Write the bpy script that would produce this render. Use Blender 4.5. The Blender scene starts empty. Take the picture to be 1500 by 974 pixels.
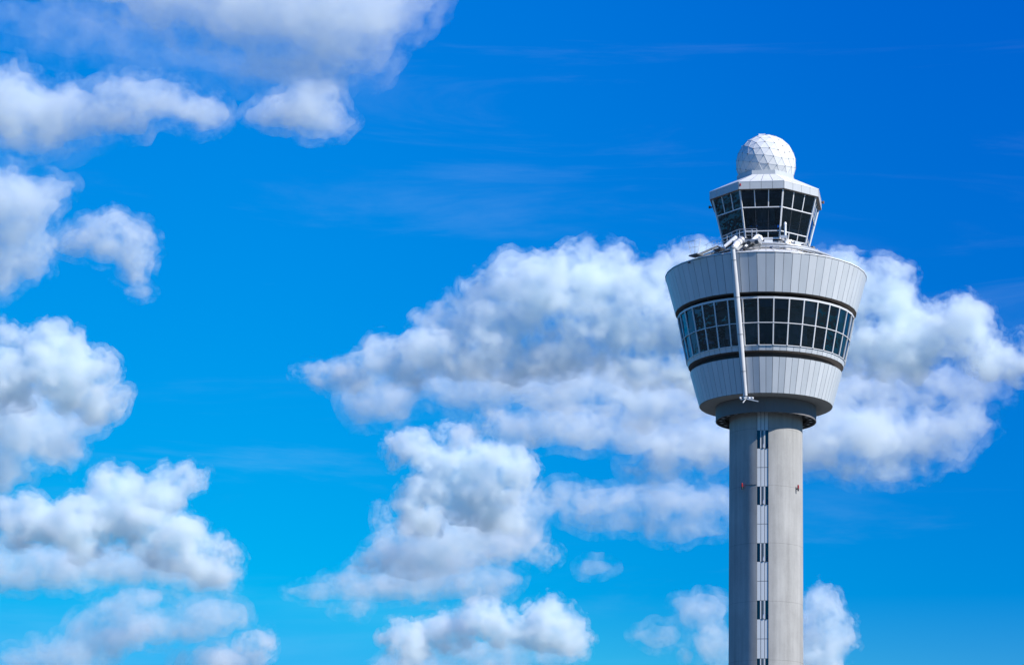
import bpy, bmesh, math, random
from mathutils import Vector, Matrix
random.seed(11)
R = math.radians
sc = bpy.context.scene
COL = sc.collection

# ------------------------------------------------------------------ survey of the photograph
F = 3700.0            # focal length in photograph pixels (1500 wide)
PITCH = R(14.1)       # the camera looks up
DIST = 310.0          # metres from the camera to the tower axis
EYE = 2.0
AX, CY = 1122.0, 487.0

def zz(y):            # height in metres of a level of the tower
    return EYE + DIST * math.tan(PITCH + math.atan((CY - y) / F))
def dep(z):
    return DIST * math.cos(PITCH) + (z - EYE) * math.sin(PITCH)
def rr(r, y):         # radius in metres
    return r * dep(zz(y)) / F
def cyl(r, phi, z):   # phi is measured from the side that faces the camera, positive to the right
    return Vector((r * math.sin(R(phi)), -r * math.cos(R(phi)), z))
def prof(*pts):
    return [(rr(r, y), zz(y)) for r, y in pts]
def spot(px, py, r):  # a point of the roof area, r metres from the tower axis, near side
    z = zz(py)
    for _ in range(30):
        yy0 = -math.sqrt(max(r * r - x0 * x0, 0)) if _ else -r
        t = PITCH + math.atan((CY - py) / F)
        z = EYE + (DIST + yy0) * math.tan(t)
        d = (DIST + yy0) * math.cos(PITCH) + (z - EYE) * math.sin(PITCH)
        x0 = (px - AX) * d / F
    return Vector((x0, yy0, z))

# ------------------------------------------------------------------ materials
def mat(name, base, rough=.5, metal=0., spec=.5, noise=0., nscale=1., coat=0.):
    m = bpy.data.materials.new(name); m.use_nodes = True
    nt = m.node_tree; b = nt.nodes['Principled BSDF']
    b.inputs['Roughness'].default_value = rough; b.inputs['Metallic'].default_value = metal
    b.inputs['Specular IOR Level'].default_value = spec
    b.inputs['Coat Weight'].default_value = coat
    if noise:
        tc = nt.nodes.new('ShaderNodeTexCoord'); nz = nt.nodes.new('ShaderNodeTexNoise')
        nz.inputs['Scale'].default_value = nscale; nz.inputs['Detail'].default_value = 6; nz.inputs['Roughness'].default_value = .6
        mp = nt.nodes.new('ShaderNodeMapping'); mp.inputs['Scale'].default_value = (1, 1, .35)
        nt.links.new(tc.outputs['Object'], mp.inputs[0]); nt.links.new(mp.outputs[0], nz.inputs['Vector'])
        cr = nt.nodes.new('ShaderNodeValToRGB')
        cr.color_ramp.elements[0].position = .3; cr.color_ramp.elements[1].position = .7
        cr.color_ramp.elements[0].color = tuple(c * (1 - noise) for c in base) + (1,)
        cr.color_ramp.elements[1].color = tuple(min(1, c * (1 + noise * .6)) for c in base) + (1,)
        nt.links.new(nz.outputs[0], cr.inputs[0]); nt.links.new(cr.outputs[0], b.inputs['Base Color'])
    else:
        b.inputs['Base Color'].default_value = base + (1,)
    return m

M_panelA = mat('white_aluminium_cladding', (.575, .60, .62), .42, 0, .4, .07, .6)
M_panelB = mat('greyer_aluminium_cladding', (.55, .58, .60), .42, 0, .4, .07, .6)
M_panelC = mat('paler_aluminium_cladding', (.59, .615, .635), .40, 0, .4, .07, .6)
M_joint = mat('grey_blue_strip_backing', (.15, .17, .20), .7)
M_fascia = mat('pale_grey_fascia', (.47, .49, .50), .45, 0, .4, .07, .6)
M_seam = mat('dark_panel_joint', (.09, .10, .115), .7)
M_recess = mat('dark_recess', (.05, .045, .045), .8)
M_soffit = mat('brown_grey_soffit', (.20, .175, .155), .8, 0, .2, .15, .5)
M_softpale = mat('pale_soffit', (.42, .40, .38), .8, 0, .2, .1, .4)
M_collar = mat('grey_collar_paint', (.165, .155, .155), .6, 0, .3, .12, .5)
M_dark = mat('dark_metal', (.03, .033, .038), .5, .3)
M_frame = mat('white_window_frame', (.62, .62, .62), .4)
M_roof = mat('white_roof_sheet', (.60, .605, .61), .5, 0, .4, .08, .8)
M_radome = mat('radome_white_panel', (.70, .70, .69), .5, 0, .3, .04, .5)
M_radomeB = mat('radome_grey_white_panel', (.62, .63, .635), .5, 0, .3, .04, .5)
M_white = mat('white_paint', (.76, .76, .76), .4, 0, .4, .06, 1.5)
M_pipe = mat('weathered_white_paint', (.62, .62, .63), .45, 0, .4, .12, 1.2)
M_grey = mat('galvanised_grey', (.36, .37, .38), .5, .2, .5, .2, 2.)
M_gang = mat('dark_grey_galvanised', (.10, .11, .12), .6, .2)
M_steel = mat('light_steel', (.5, .51, .52), .4, .4)
M_red = mat('red_lamp_glass', (.30, .012, .01), .25)
M_yellow = mat('worn_yellow_paint', (.5, .33, .06), .5)
M_brown = mat('rusty_brown', (.14, .07, .04), .7)
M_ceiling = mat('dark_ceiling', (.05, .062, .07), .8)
M_blind = mat('grey_blind_cloth', (.30, .34, .36), .9)
M_ceil2 = mat('pale_office_ceiling', (.34, .38, .40), .8)
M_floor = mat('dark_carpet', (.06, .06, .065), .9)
M_desk = mat('grey_desk', (.18, .19, .20), .6)
M_core = mat('interior_core_wall', (.16, .17, .17), .8, 0, .3, .3, .4)
M_lampdisc = mat('pale_ceiling_ring', (.6, .62, .58), .5)

ZJ = spot(1117, 795, 54.2 * dep(zz(800)) / F).z
def concrete():
    m = mat('pale_concrete', (.5, .49, .475), .85, 0, .25)
    nt = m.node_tree; b = nt.nodes['Principled BSDF']; L = nt.links
    tc = nt.nodes.new('ShaderNodeTexCoord')
    def noise(sc_, stretch, det=6):
        mp = nt.nodes.new('ShaderNodeMapping'); mp.inputs['Scale'].default_value = stretch
        nz = nt.nodes.new('ShaderNodeTexNoise'); nz.inputs['Scale'].default_value = sc_; nz.inputs['Detail'].default_value = det
        nz.inputs['Roughness'].default_value = .62
        L.new(tc.outputs['Object'], mp.inputs[0]); L.new(mp.outputs[0], nz.inputs['Vector']); return nz.outputs[0]
    def math_(op, a, b_=None):
        x = nt.nodes.new('ShaderNodeMath'); x.operation = op
        for i, v in enumerate((a, b_)):
            if v is None: continue
            if isinstance(v, (int, float)): x.inputs[i].default_value = v
            else: L.new(v, x.inputs[i])
        return x.outputs[0]
    big = noise(.35, (1, 1, .6)); streak = noise(1.3, (1, 1, .05)); fine = noise(5., (1, 1, 1), 8)
    v = math_('ADD', math_('MULTIPLY', math_('SUBTRACT', big, .5), .62), math_('MULTIPLY', math_('SUBTRACT', streak, .5), .7))
    v = math_('ADD', v, math_('MULTIPLY', math_('SUBTRACT', fine, .5), .18))
    sep = nt.nodes.new('ShaderNodeSeparateXYZ'); L.new(tc.outputs['Object'], sep.inputs[0])
    zt = math_('FRACT', math_('DIVIDE', math_('SUBTRACT', sep.outputs[2], ZJ), (zz(712) - zz(795))))
    line = math_('LESS_THAN', zt, .009)
    zt2 = math_('FRACT', math_('DIVIDE', math_('SUBTRACT', sep.outputs[2], ZJ), (zz(712) - zz(795)) / 6))
    line2 = math_('LESS_THAN', zt2, .02)
    v = math_('SUBTRACT', v, math_('MULTIPLY', line, .22)); v = math_('SUBTRACT', v, math_('MULTIPLY', line2, .03))
    val = math_('ADD', 1.0, v)
    mx = nt.nodes.new('ShaderNodeMix'); mx.data_type = 'RGBA'; mx.blend_type = 'MULTIPLY'; mx.inputs[0].default_value = 1
    mx.inputs[6].default_value = (.345, .338, .322, 1)
    cmb = nt.nodes.new('ShaderNodeCombineXYZ')
    for i in range(3): L.new(val, cmb.inputs[i])
    L.new(cmb.outputs[0], mx.inputs[7]); L.new(mx.outputs[2], b.inputs['Base Color'])
    bp = nt.nodes.new('ShaderNodeBump'); bp.inputs['Strength'].default_value = .25; bp.inputs['Distance'].default_value = .03
    L.new(fine, bp.inputs['Height']); L.new(bp.outputs[0], b.inputs['Normal'])
    return m
M_conc = concrete()

def glass(name, tint, refl, wob=.02, seed=0):
    m = bpy.data.materials.new(name); m.use_nodes = True
    nt = m.node_tree; nt.nodes.clear(); L = nt.links
    o = nt.nodes.new('ShaderNodeOutputMaterial'); tr = nt.nodes.new('ShaderNodeBsdfTransparent'); gl = nt.nodes.new('ShaderNodeBsdfGlossy')
    mx = nt.nodes.new('ShaderNodeMixShader'); fr = nt.nodes.new('ShaderNodeFresnel'); fr.inputs['IOR'].default_value = refl
    tr.inputs[0].default_value = tint + (1,); gl.inputs['Roughness'].default_value = .02; gl.inputs[0].default_value = (.5, .78, 1, 1)
    tc = nt.nodes.new('ShaderNodeTexCoord'); nz = nt.nodes.new('ShaderNodeTexNoise'); nz.inputs['Scale'].default_value = .8; nz.inputs['Detail'].default_value = 2
    bp = nt.nodes.new('ShaderNodeBump'); bp.inputs['Strength'].default_value = .5; bp.inputs['Distance'].default_value = wob
    L.new(tc.outputs['Object'], nz.inputs['Vector']); L.new(nz.outputs[0], bp.inputs['Height'])
    L.new(bp.outputs[0], gl.inputs['Normal'])
    L.new(fr.outputs[0], mx.inputs[0]); L.new(tr.outputs[0], mx.inputs[1]); L.new(gl.outputs[0], mx.inputs[2]); L.new(mx.outputs[0], o.inputs[0])
    return m
M_glass = glass('teal_tinted_glass', (.34, .55, .72), 1.8, .14)
M_glass_b = glass('bluer_tinted_glass', (.46, .68, .80), 1.9, .22)
M_glass_c = glass('deep_tinted_glass', (.24, .42, .55), 1.7, .10)
M_glass_cab = glass('cab_tinted_glass', (.33, .54, .72), 1.7, .10)
M_glass_dark = glass('dark_strip_glass', (.05, .09, .12), 1.7, .02)

# ------------------------------------------------------------------ mesh helpers
class MB:
    def __init__(s): s.v = []; s.f = []; s.m = []; s.mats = []; s.smooth = []
    def mi(s, m):
        if m not in s.mats: s.mats.append(m)
        return s.mats.index(m)
    def face(s, pts, m, smooth=False):
        i = len(s.v); s.v += [tuple(p) for p in pts]; s.f.append(tuple(range(i, i + len(pts)))); s.m.append(s.mi(m)); s.smooth.append(smooth)
    def grid(s, rows, m, smooth=False, closed=False):     # rows of points, shared vertices
        i = len(s.v); n = len(rows[0])
        for r_ in rows: s.v += [tuple(p) for p in r_]
        k = s.mi(m)
        for a in range(len(rows) - 1):
            for b in range(n if closed else n - 1):
                c = (b + 1) % n
                s.f.append((i + a * n + b, i + a * n + c, i + (a + 1) * n + c, i + (a + 1) * n + b)); s.m.append(k); s.smooth.append(smooth)
    def box(s, c, sx, sy, sz, m, rot=None):
        rot = rot or Matrix.Identity(3); c = Vector(c)
        P = [c + rot @ Vector((a * sx / 2, b * sy / 2, d * sz / 2)) for d in (-1, 1) for a, b in ((-1, -1), (1, -1), (1, 1), (-1, 1))]
        i = len(s.v); s.v += [tuple(p) for p in P]; k = s.mi(m)
        for q in ((3, 2, 1, 0), (4, 5, 6, 7), (0, 1, 5, 4), (1, 2, 6, 5), (2, 3, 7, 6), (3, 0, 4, 7)):
            s.f.append(tuple(i + j for j in q)); s.m.append(k); s.smooth.append(False)
    def bar(s, a, b, w, h, m):                            # rectangular bar from a to b
        a = Vector(a); b = Vector(b); d = b - a
        if d.length < 1e-6: return
        q = d.to_track_quat('Z', 'Y').to_matrix()
        s.box((a + b) / 2, w, h, d.length, m, q)
    def tube(s, pts, r, m, n=10, caps=True):
        pts = [Vector(p) for p in pts]
        rs = r if isinstance(r, (list, tuple)) else [r] * len(pts)
        rows = []
        up = Vector((0, 0, 1))
        for i, p in enumerate(pts):
            d = (pts[min(i + 1, len(pts) - 1)] - pts[max(i - 1, 0)]).normalized()
            u = d.cross(up if abs(d.z) < .95 else Vector((0, 1, 0))).normalized(); w = d.cross(u)
            rows.append([p + (u * math.cos(2 * math.pi * k / n) + w * math.sin(2 * math.pi * k / n)) * rs[i] for k in range(n)])
        s.grid(rows, m, True, True)
        if caps: s.face(rows[0], m); s.face(rows[-1][::-1], m)
    def ball(s, c, r, m, n=10, k=6, sz=1):
        c = Vector(c); rows = []
        for j in range(k + 1):
            t = math.pi * j / k
            rows.append([c + Vector((r * math.sin(t) * math.cos(2 * math.pi * a / n), r * math.sin(t) * math.sin(2 * math.pi * a / n), sz * r * math.cos(t))) for a in range(n)])
        s.grid(rows, m, True, True)
    def lathe(s, pf, n, ph, m, smooth=False, mats=None):
        for j in range(len(pf) - 1):
            rows = [[cyl(r, ph + 360 * k / n, z) for k in range(n)] for r, z in (pf[j], pf[j + 1])]
            s.grid(rows, mats[j] if mats else m, smooth, True)
    def disc(s, r, z, n, ph, m):
        s.face([cyl(r, ph + 360 * k / n, z) for k in range(n)], m)
    def panel(s, q, t, gap, m):
        """a cladding panel: quad q (four corners), shrunk by gap and t thick, standing proud of its backing"""
        q = [Vector(p) for p in q]
        nrm = (q[1] - q[0]).cross(q[3] - q[0]).normalized()
        c = sum(q, Vector()) / 4
        u0 = (q[1] - q[0]).normalized(); u1 = (q[2] - q[3]).normalized(); w0 = (q[3] - q[0]).normalized(); w1 = (q[2] - q[1]).normalized()
        p = [q[0] + u0 * gap + w0 * gap, q[1] - u0 * gap + w1 * gap, q[2] - u1 * gap - w1 * gap, q[3] + u1 * gap - w0 * gap]
        if nrm.dot(Vector((c.x, c.y, 0))) < 0 and abs(nrm.z) < .9: nrm = -nrm
        o = [a + nrm * t for a in p]
        s.face(o, m)
        for i in range(4): s.face([p[i], p[(i + 1) % 4], o[(i + 1) % 4], o[i]], m)
    def build(s, name, parent=None, loc=None, fix=True):
        me = bpy.data.meshes.new(name); off = Vector(loc) if loc else Vector()
        me.from_pydata([tuple(Vector(v) - off) for v in s.v], [], s.f)
        for m in s.mats: me.materials.append(m)
        for p, k, sm in zip(me.polygons, s.m, s.smooth): p.material_index = k; p.use_smooth = sm
        if fix:
            bm = bmesh.new(); bm.from_mesh(me); bmesh.ops.recalc_face_normals(bm, faces=bm.faces); bm.to_mesh(me); bm.free()
        ob = bpy.data.objects.new(name, me); COL.objects.link(ob)
        if parent: ob.parent = parent
        ob.location = off
        return ob
def tag(o, label=None, cat=None, group=None, kind=None):
    for k, v in (('label', label), ('category', cat), ('group', group), ('kind', kind)):
        if v: o[k] = v
    return o
def empty(name, loc, label, cat, group=None):
    o = bpy.data.objects.new(name, None); COL.objects.link(o); o.location = loc; o.empty_display_size = 1
    return tag(o, label, cat, group)

# ------------------------------------------------------------------ the control tower
tower = empty('control_tower', (0, 0, 0), 'tall pale concrete airport control tower with a flared white drum, glazed cab and round radome', 'control tower')

# shaft: round concrete tube with a recessed strip on the camera side
zs0, zs1 = 0.0, zz(600)
rs = 54.2 * dep(zz(800)) / F
SL, SR = -14.2, 3.9
a0, a1 = cyl(rs, SL, 0), cyl(rs, SR, 0)
mid_phi = (SL + SR) / 2
nrm = cyl(1, mid_phi, 0); tanv = cyl(1, mid_phi + 90, 0)
depth_rec = .16
b0 = a0 - nrm * depth_rec; b1 = a1 - nrm * depth_rec
NSEG = 110
circ = [cyl(rs, SR + (360 - (SR - SL)) * k / NSEG, 0) for k in range(NSEG + 1)]
zlev = [zs0] + [zs0 + (zs1 - zs0) * k / 12 for k in range(1, 13)]
mb = MB()
mb.grid([[Vector((p.x, p.y, z)) for p in circ] for z in zlev], M_conc, True)
mb.grid([[Vector((p.x, p.y, z)) for p in (a0, b0)] for z in (zs0, zs1)], M_conc)
mb.grid([[Vector((p.x, p.y, z)) for p in (b1, a1)] for z in (zs0, zs1)], M_conc)
mb.grid([[Vector((p.x, p.y, z)) for p in (b0, b1)] for z in (zs0, zs1)], M_joint)
shaft = mb.build('shaft', tower, fix=False)
W = (b1 - b0).length; O = (b0 + b1) / 2
def sp(u, out, z): return Vector((O.x, O.y, 0)) + tanv * u + nrm * out + Vector((0, 0, z))
rot_s = Matrix((tanv, -nrm, Vector((0, 0, 1)))).transposed()
cw = W / 3.0
def fz(y): return spot(1117, y, rs).z          # level of a mark on the front of the shaft
per = fz(712) - fz(795)
win_tops = []
zt = fz(630)
while zt > 4: win_tops.append(zt); zt -= per
wh = fz(712) - fz(738.5)
def strip_panel(za, zb):
    m_ = MB()
    for c in (-1, 0, 1):
        m_.box(sp(c * cw * .985, .035, (za + zb) / 2), cw - .075, .07, zb - za - .07, M_panelC, rot_s)
    return m_.build('strip_cladding_panel', shaft)
strip_panel(win_tops[0], zs1 - .0)
for zt in win_tops:
    w = MB()
    for c in (-1, 0, 1):
        w.box(sp(c * cw * .985, .02, zt - wh / 2), cw - .05, .03, wh - .05, M_glass_dark, rot_s)
    for u in (-.5, .5): w.box(sp(u * cw, .05, zt - wh / 2), .13, .09, wh - .02, M_frame, rot_s)
    w.box(sp(.06, .04, zt - wh * .5), .07, .07, wh, M_steel, rot_s)
    tl = Matrix.Rotation(R(-14), 3, tanv) @ rot_s
    w.box(sp(.13, .10, zt - wh * .84), .22, .02, wh * .27, M_steel, tl)
    w.box(sp(.60, .10, zt - wh * .84), .16, .02, wh * .27, M_glass_dark, tl)
    w.build('strip_window', shaft)
    zb = zt - per
    if zb > 2:
        zm = (zt - wh + zb) / 2
        strip_panel(zm, zt - wh); strip_panel(zb, zm)
def hazard(px, py, parent):
    p = spot(px, py, rs + .02); o = Vector((p.x, p.y, 0)).normalized()
    m_ = MB(); m_.box(p + o * .14, .1, .3, .12, M_dark, o.to_track_quat('Y', 'Z').to_matrix())
    m_.tube([p + o * .28 + Vector((0, 0, -.28)), p + o * .28 + Vector((0, 0, .02))], .10, M_dark, 10)
    m_.tube([p + o * .28 + Vector((0, 0, .02)), p + o * .28 + Vector((0, 0, .40))], [.12, .11], M_red, 12)
    m_.ball(p + o * .28 + Vector((0, 0, .40)), .11, M_red)
    return m_.build('warning_light', parent)
hazard(1089, 713.5, shaft); hazard(1166.5, 716, shaft)
mb = MB(); p0 = spot(1091, 710.5, rs + .02); p1 = spot(1108, 709.5, rs + .02)
mb.tube([p0, cyl(rs + .03, -24, (p0.z + p1.z) / 2), p1], .025, M_dark, 6); mb.build('cable', shaft)

# collar under the drum
mb = MB()
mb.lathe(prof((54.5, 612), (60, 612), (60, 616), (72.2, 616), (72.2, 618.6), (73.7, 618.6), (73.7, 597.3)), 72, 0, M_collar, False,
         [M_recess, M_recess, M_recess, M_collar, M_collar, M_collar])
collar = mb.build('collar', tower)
for k in range(24):                                    # openings in the underside of the collar
    c = cyl(rr(66, 617), k * 15 + 4, zz(616) - .05)
    m_ = MB(); q = Matrix.Rotation(R(k * 15 + 4), 3, 'Z')
    m_.box(c, .75, .55, .09, M_dark, q); m_.box(c - Vector((0, 0, .05)), .5, .3, .05, M_grey, q)
    m_.build('underside_vent', collar)

# drum cladding: flat aluminium panels on a dark backing
PM = [M_panelA, M_panelB, M_panelC, M_panelA]
def clad(name, r0, y0, r1, y1, nf, sub, ph, gap, parent, rows=1, pick=None, t=.07):
    ra, za, rb, zb = rr(r0, y0), zz(y0), rr(r1, y1), zz(y1)
    m_ = MB(); m_.lathe([(ra - t, za), (rb - t, zb)], nf, ph, M_seam)
    for k in range(nf):
        A0, A1 = cyl(ra - t, ph + 360 * k / nf, za), cyl(ra - t, ph + 360 * (k + 1) / nf, za)
        B0, B1 = cyl(rb - t, ph + 360 * k / nf, zb), cyl(rb - t, ph + 360 * (k + 1) / nf, zb)
        for j in range(sub):
            s0, s1 = j / sub, (j + 1) / sub
            mm = pick(k, j) if pick else random.choice(PM)
            for r_ in range(rows):
                h0, h1 = r_ / rows, (r_ + 1) / rows
                q = [B0.lerp(B1, s0).lerp(A0.lerp(A1, s0), 1 - h1), B0.lerp(B1, s1).lerp(A0.lerp(A1, s1), 1 - h1),
                     B0.lerp(B1, s1).lerp(A0.lerp(A1, s1), 1 - h0), B0.lerp(B1, s0).lerp(A0.lerp(A1, s0), 1 - h0)]
                m_.panel(q, t, gap, mm)
    return m_
def alt(k, j): return M_panelC if j == 0 else M_panelB
NF, PH = 36, 5
m_ = clad('lower_drum', 111.5, 548, 97.8, 596.6, NF, 2, PH, .022, tower, pick=alt)
lower = m_.build('lower_drum', tower)
mb = MB(); mb.lathe(prof((97.2, 596.9), (73.9, 597.2)), NF, PH, M_softpale); mb.build('soffit', lower)
mb = MB(); mb.lathe(prof((111.4, 547.9), (100, 547.3)), NF, PH, M_roof); mb.build('top_ledge', lower)

# window storey
band = MB()
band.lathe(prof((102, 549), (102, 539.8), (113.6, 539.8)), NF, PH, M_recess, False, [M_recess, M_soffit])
band.lathe(prof((113.4, 539.7), (115.6, 533.2)), NF, PH, M_seam)
band.lathe(prof((129.2, 469.4), (129.7, 467.2), (112, 466.8)), NF, PH, M_frame, False, [M_frame, M_roof])
band.lathe(prof((115, 468), (115, 459.6)), NF, PH, M_recess)
band = band.build('window_storey', tower)
m_ = clad('sill', 115.9, 532.6, 113.9, 539.6, NF, 2, PH, .022, band, pick=alt, t=.09); m_.build('sill_cladding', band)
LV = [(129.2, 469.8), (123.0, 502.6), (116.2, 532.8)]
LZ = prof(*LV)
for k in range(NF):
    c0, c1 = PH + 10 * k, PH + 10 * (k + 1)
    w = MB(); tilt = .05; gm_ = random.choice([M_glass, M_glass, M_glass_b, M_glass_c])
    for a, b in ((0, 1), (1, 2)):
        ja, jb = random.uniform(-tilt, tilt), random.uniform(-tilt, tilt)
        w.face([cyl(LZ[a][0] - .08 + ja, c0, LZ[a][1]), cyl(LZ[a][0] - .08 + jb, c1, LZ[a][1]), cyl(LZ[b][0] - .08 - ja, c1, LZ[b][1]), cyl(LZ[b][0] - .08 - jb, c0, LZ[b][1])][::-1], gm_)
    g = .055
    w.bar(cyl(LZ[0][0], c0, LZ[0][1]), cyl(LZ[2][0], c0, LZ[2][1]), .15, .13, M_frame)
    w.bar(cyl(LZ[1][0], c0, LZ[1][1]), cyl(LZ[1][0], c1, LZ[1][1]), .10, .09, M_frame)
    w.bar(cyl(LZ[2][0], c0, LZ[2][1]), cyl(LZ[2][0], c1, LZ[2][1]), .08, .09, M_frame)
    w.bar(cyl(LZ[0][0], c0, LZ[0][1] + .03), cyl(LZ[0][0], c1, LZ[0][1] + .03), .10, .10, M_frame)
    w.build('window', band, fix=False)
for k in (2, 9, 21, 27, 33, 35, 0, 5):            # roller blinds drawn part of the way behind some windows
    c0, c1 = PH + 10 * k + .6, PH + 10 * k + 9.4; h_ = random.uniform(.25, .8)
    t0_ = (LZ[0][0] - .45, LZ[0][1]); t1_ = (LZ[0][0] + (LZ[1][0] - LZ[0][0]) * h_ - .45, LZ[0][1] + (LZ[1][1] - LZ[0][1]) * h_)
    w = MB(); w.face([cyl(t0_[0], c0, t0_[1]), cyl(t0_[0], c1, t0_[1]), cyl(t1_[0], c1, t1_[1]), cyl(t1_[0], c0, t1_[1])], M_blind); w.build('roller_blind', band, fix=False)
# interior of the window storey
it = MB()
it.disc(rr(113, 535), zz(534), 36, PH, M_floor)
it.disc(rr(126, 466), zz(467.5), 36, PH, M_ceil2)
for r_ in (7.6, 9.0, 10.2): it.lathe([(r_, zz(468)), (r_ + .18, zz(468)), (r_ + .18, zz(468) - .25), (r_, zz(468) - .25), (r_, zz(468))], 48, 0, M_dark)
it.lathe([(5.2, zz(534)), (5.2, zz(467))], 24, 0, M_core)
interior = it.build('interior', band, fix=False)
for k in range(18):
    a = 12 + 20 * k
    d = MB(); c = cyl(rr(100, 520), a, zz(534)); q = Matrix.Rotation(R(a), 3, 'Z')
    d.box(c + Vector((0, 0, .75)), 2.2, .8, .06, M_desk, q)
    for u in (-1, 1): d.box(c + q @ Vector((u, 0, .37)), .06, .7, .74, M_desk, q)
    d.box(c + Vector((0, 0, 1.1)), .6, .06, .4, M_dark, q)
    if k % 3 == 0: d.box(c + q @ Vector((.9, .9, .9)), .6, .6, 1.8, M_core, q)
    d.build('desk', interior)
    l = MB(); c = cyl(rr(108 - 14 * (k % 2), 470), a + 3, zz(467) - .05)
    l.tube([c, c - Vector((0, 0, .12))], [.55, .5], M_lampdisc if k % 2 else M_core, 20); l.build('ceiling_ring', interior)

# upper drum
m_ = clad('upper_drum', 147.3, 409.3, 132.9, 461.4, NF, 2, PH, .024, tower, pick=alt)
upper = m_.build('upper_drum', tower)
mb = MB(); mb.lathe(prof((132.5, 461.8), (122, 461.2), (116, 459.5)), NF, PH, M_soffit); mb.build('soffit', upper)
mb = MB()
ra, za = rr(147.6, 408.6), zz(408.6); rb, zb = rr(66, 381), zz(381)
mb.lathe([(ra - .05, za - .02), (rb, zb - .04)], NF, PH, M_seam)
for k in range(NF):
    for j in range(2):
        q = []
        A0, A1 = cyl(ra, PH + 10 * k, za), cyl(ra, PH + 10 * k + 10, za); B0, B1 = cyl(rb, PH + 10 * k, zb), cyl(rb, PH + 10 * k + 10, zb)
        for h0, h1 in ((0, .5), (.5, 1)):
            s0, s1 = j / 2, (j + 1) / 2
            q = [A0.lerp(A1, s0).lerp(B0.lerp(B1, s0), h0), A0.lerp(A1, s1).lerp(B0.lerp(B1, s1), h0), A0.lerp(A1, s1).lerp(B0.lerp(B1, s1), h1), A0.lerp(A1, s0).lerp(B0.lerp(B1, s0), h1)]
            u = (q[1] - q[0]).normalized() * .03; w_ = (q[3] - q[0]).normalized() * .03; q = [q[0] + u, q[1] - u, q[2] - u - w_, q[3] + u - w_]
            mb.face(q, M_roof)
mb.lathe([(ra - .05, za - .02), (ra + .03, za - .06), (ra + .03, za + .06), (ra - .12, za + .07)], NF, PH, M_white)
drum_roof = mb.build('drum_roof', tower, fix=False)

# control cab: eight sides
OC, OPH = 8, 17.6
cab = MB()
cab.lathe(prof((62.5, 370.5), (62, 366.2)), OC, OPH, M_dark)
cab.lathe(prof((66.5, 384), (66.5, 374.5), (64.5, 372.8), (64.5, 370.3), (62, 370.3)), OC, OPH, M_white)
cab = cab.build('control_cab', tower)
CL = [(81, 300.6), (74.9, 323.9), (66.7, 355.9), (64, 366)]
CZ = prof(*CL)
fr = MB()
for k in range(OC):
    c0, c1 = OPH + 45 * k, OPH + 45 * (k + 1)
    P = [(cyl(r_, c0, z), cyl(r_, c1, z)) for r_, z in CZ]
    fr.bar(P[0][0], P[3][0], .20, .20, M_frame)
    fr.bar(P[1][0], P[1][1], .15, .13, M_frame)
    fr.bar(P[2][0], P[2][1], .13, .12, M_frame)
    fr.bar(P[3][0], P[3][1], .16, .20, M_white)
    for j in range(3):
        s0, s1 = j / 3, (j + 1) / 3
        if j:
            fr.bar(P[0][0].lerp(P[0][1], s0), P[1][0].lerp(P[1][1], s0), .13, .10, M_frame)
            fr.bar(P[2][0].lerp(P[2][1], s0), P[3][0].lerp(P[3][1], s0), .12, .09, M_frame)
            fr.bar(P[1][0].lerp(P[1][1], s0), P[2][0].lerp(P[2][1], s0), .025, .03, M_seam)
        for a, nm in ((0, 'upper_window'), (2, 'lower_window')):
            w = MB(); w.face([P[a][0].lerp(P[a][1], s0), P[a][0].lerp(P[a][1], s1), P[a + 1][0].lerp(P[a + 1][1], s1), P[a + 1][0].lerp(P[a + 1][1], s0)][::-1], M_glass_cab)
            w.build(nm, cab, fix=False)
    w = MB(); w.face([P[2][0], P[2][1], P[1][1], P[1][0]], M_glass_cab); w.build('main_window', cab, fix=False)
fr.build('window_frame', cab)
ci = MB()
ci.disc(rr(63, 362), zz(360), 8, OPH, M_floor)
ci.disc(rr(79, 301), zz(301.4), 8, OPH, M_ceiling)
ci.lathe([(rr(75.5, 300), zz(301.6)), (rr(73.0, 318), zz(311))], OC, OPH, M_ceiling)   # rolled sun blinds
ci.lathe([(1.1, zz(360)), (1.1, zz(301.4))], 12, 0, M_core)
ci = ci.build('interior', cab, fix=False)
for k in range(OC):
    a = OPH + 45 * k + 22.5; q = Matrix.Rotation(R(a), 3, 'Z'); c = cyl(rr(52, 358), a, zz(360))
    d = MB(); d.box(c + Vector((0, 0, .55)), 3.4, 1.1, 1.1, M_desk, q)
    for u in (-1.1, -.3, .5, 1.2): d.box(c + q @ Vector((u, -.1, 1.5)), .6, .12, .5, M_dark, q @ Matrix.Rotation(R(12), 3, 'X'))
    d.build('desk', ci)
for a in (-60, 10, 75, 150, 215):
    d = MB(); c = cyl(2.6, a, zz(360)); d.tube([c, c + Vector((0, 0, zz(301.5) - zz(360)))], .13, M_dark, 8); d.build('column', ci)

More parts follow.
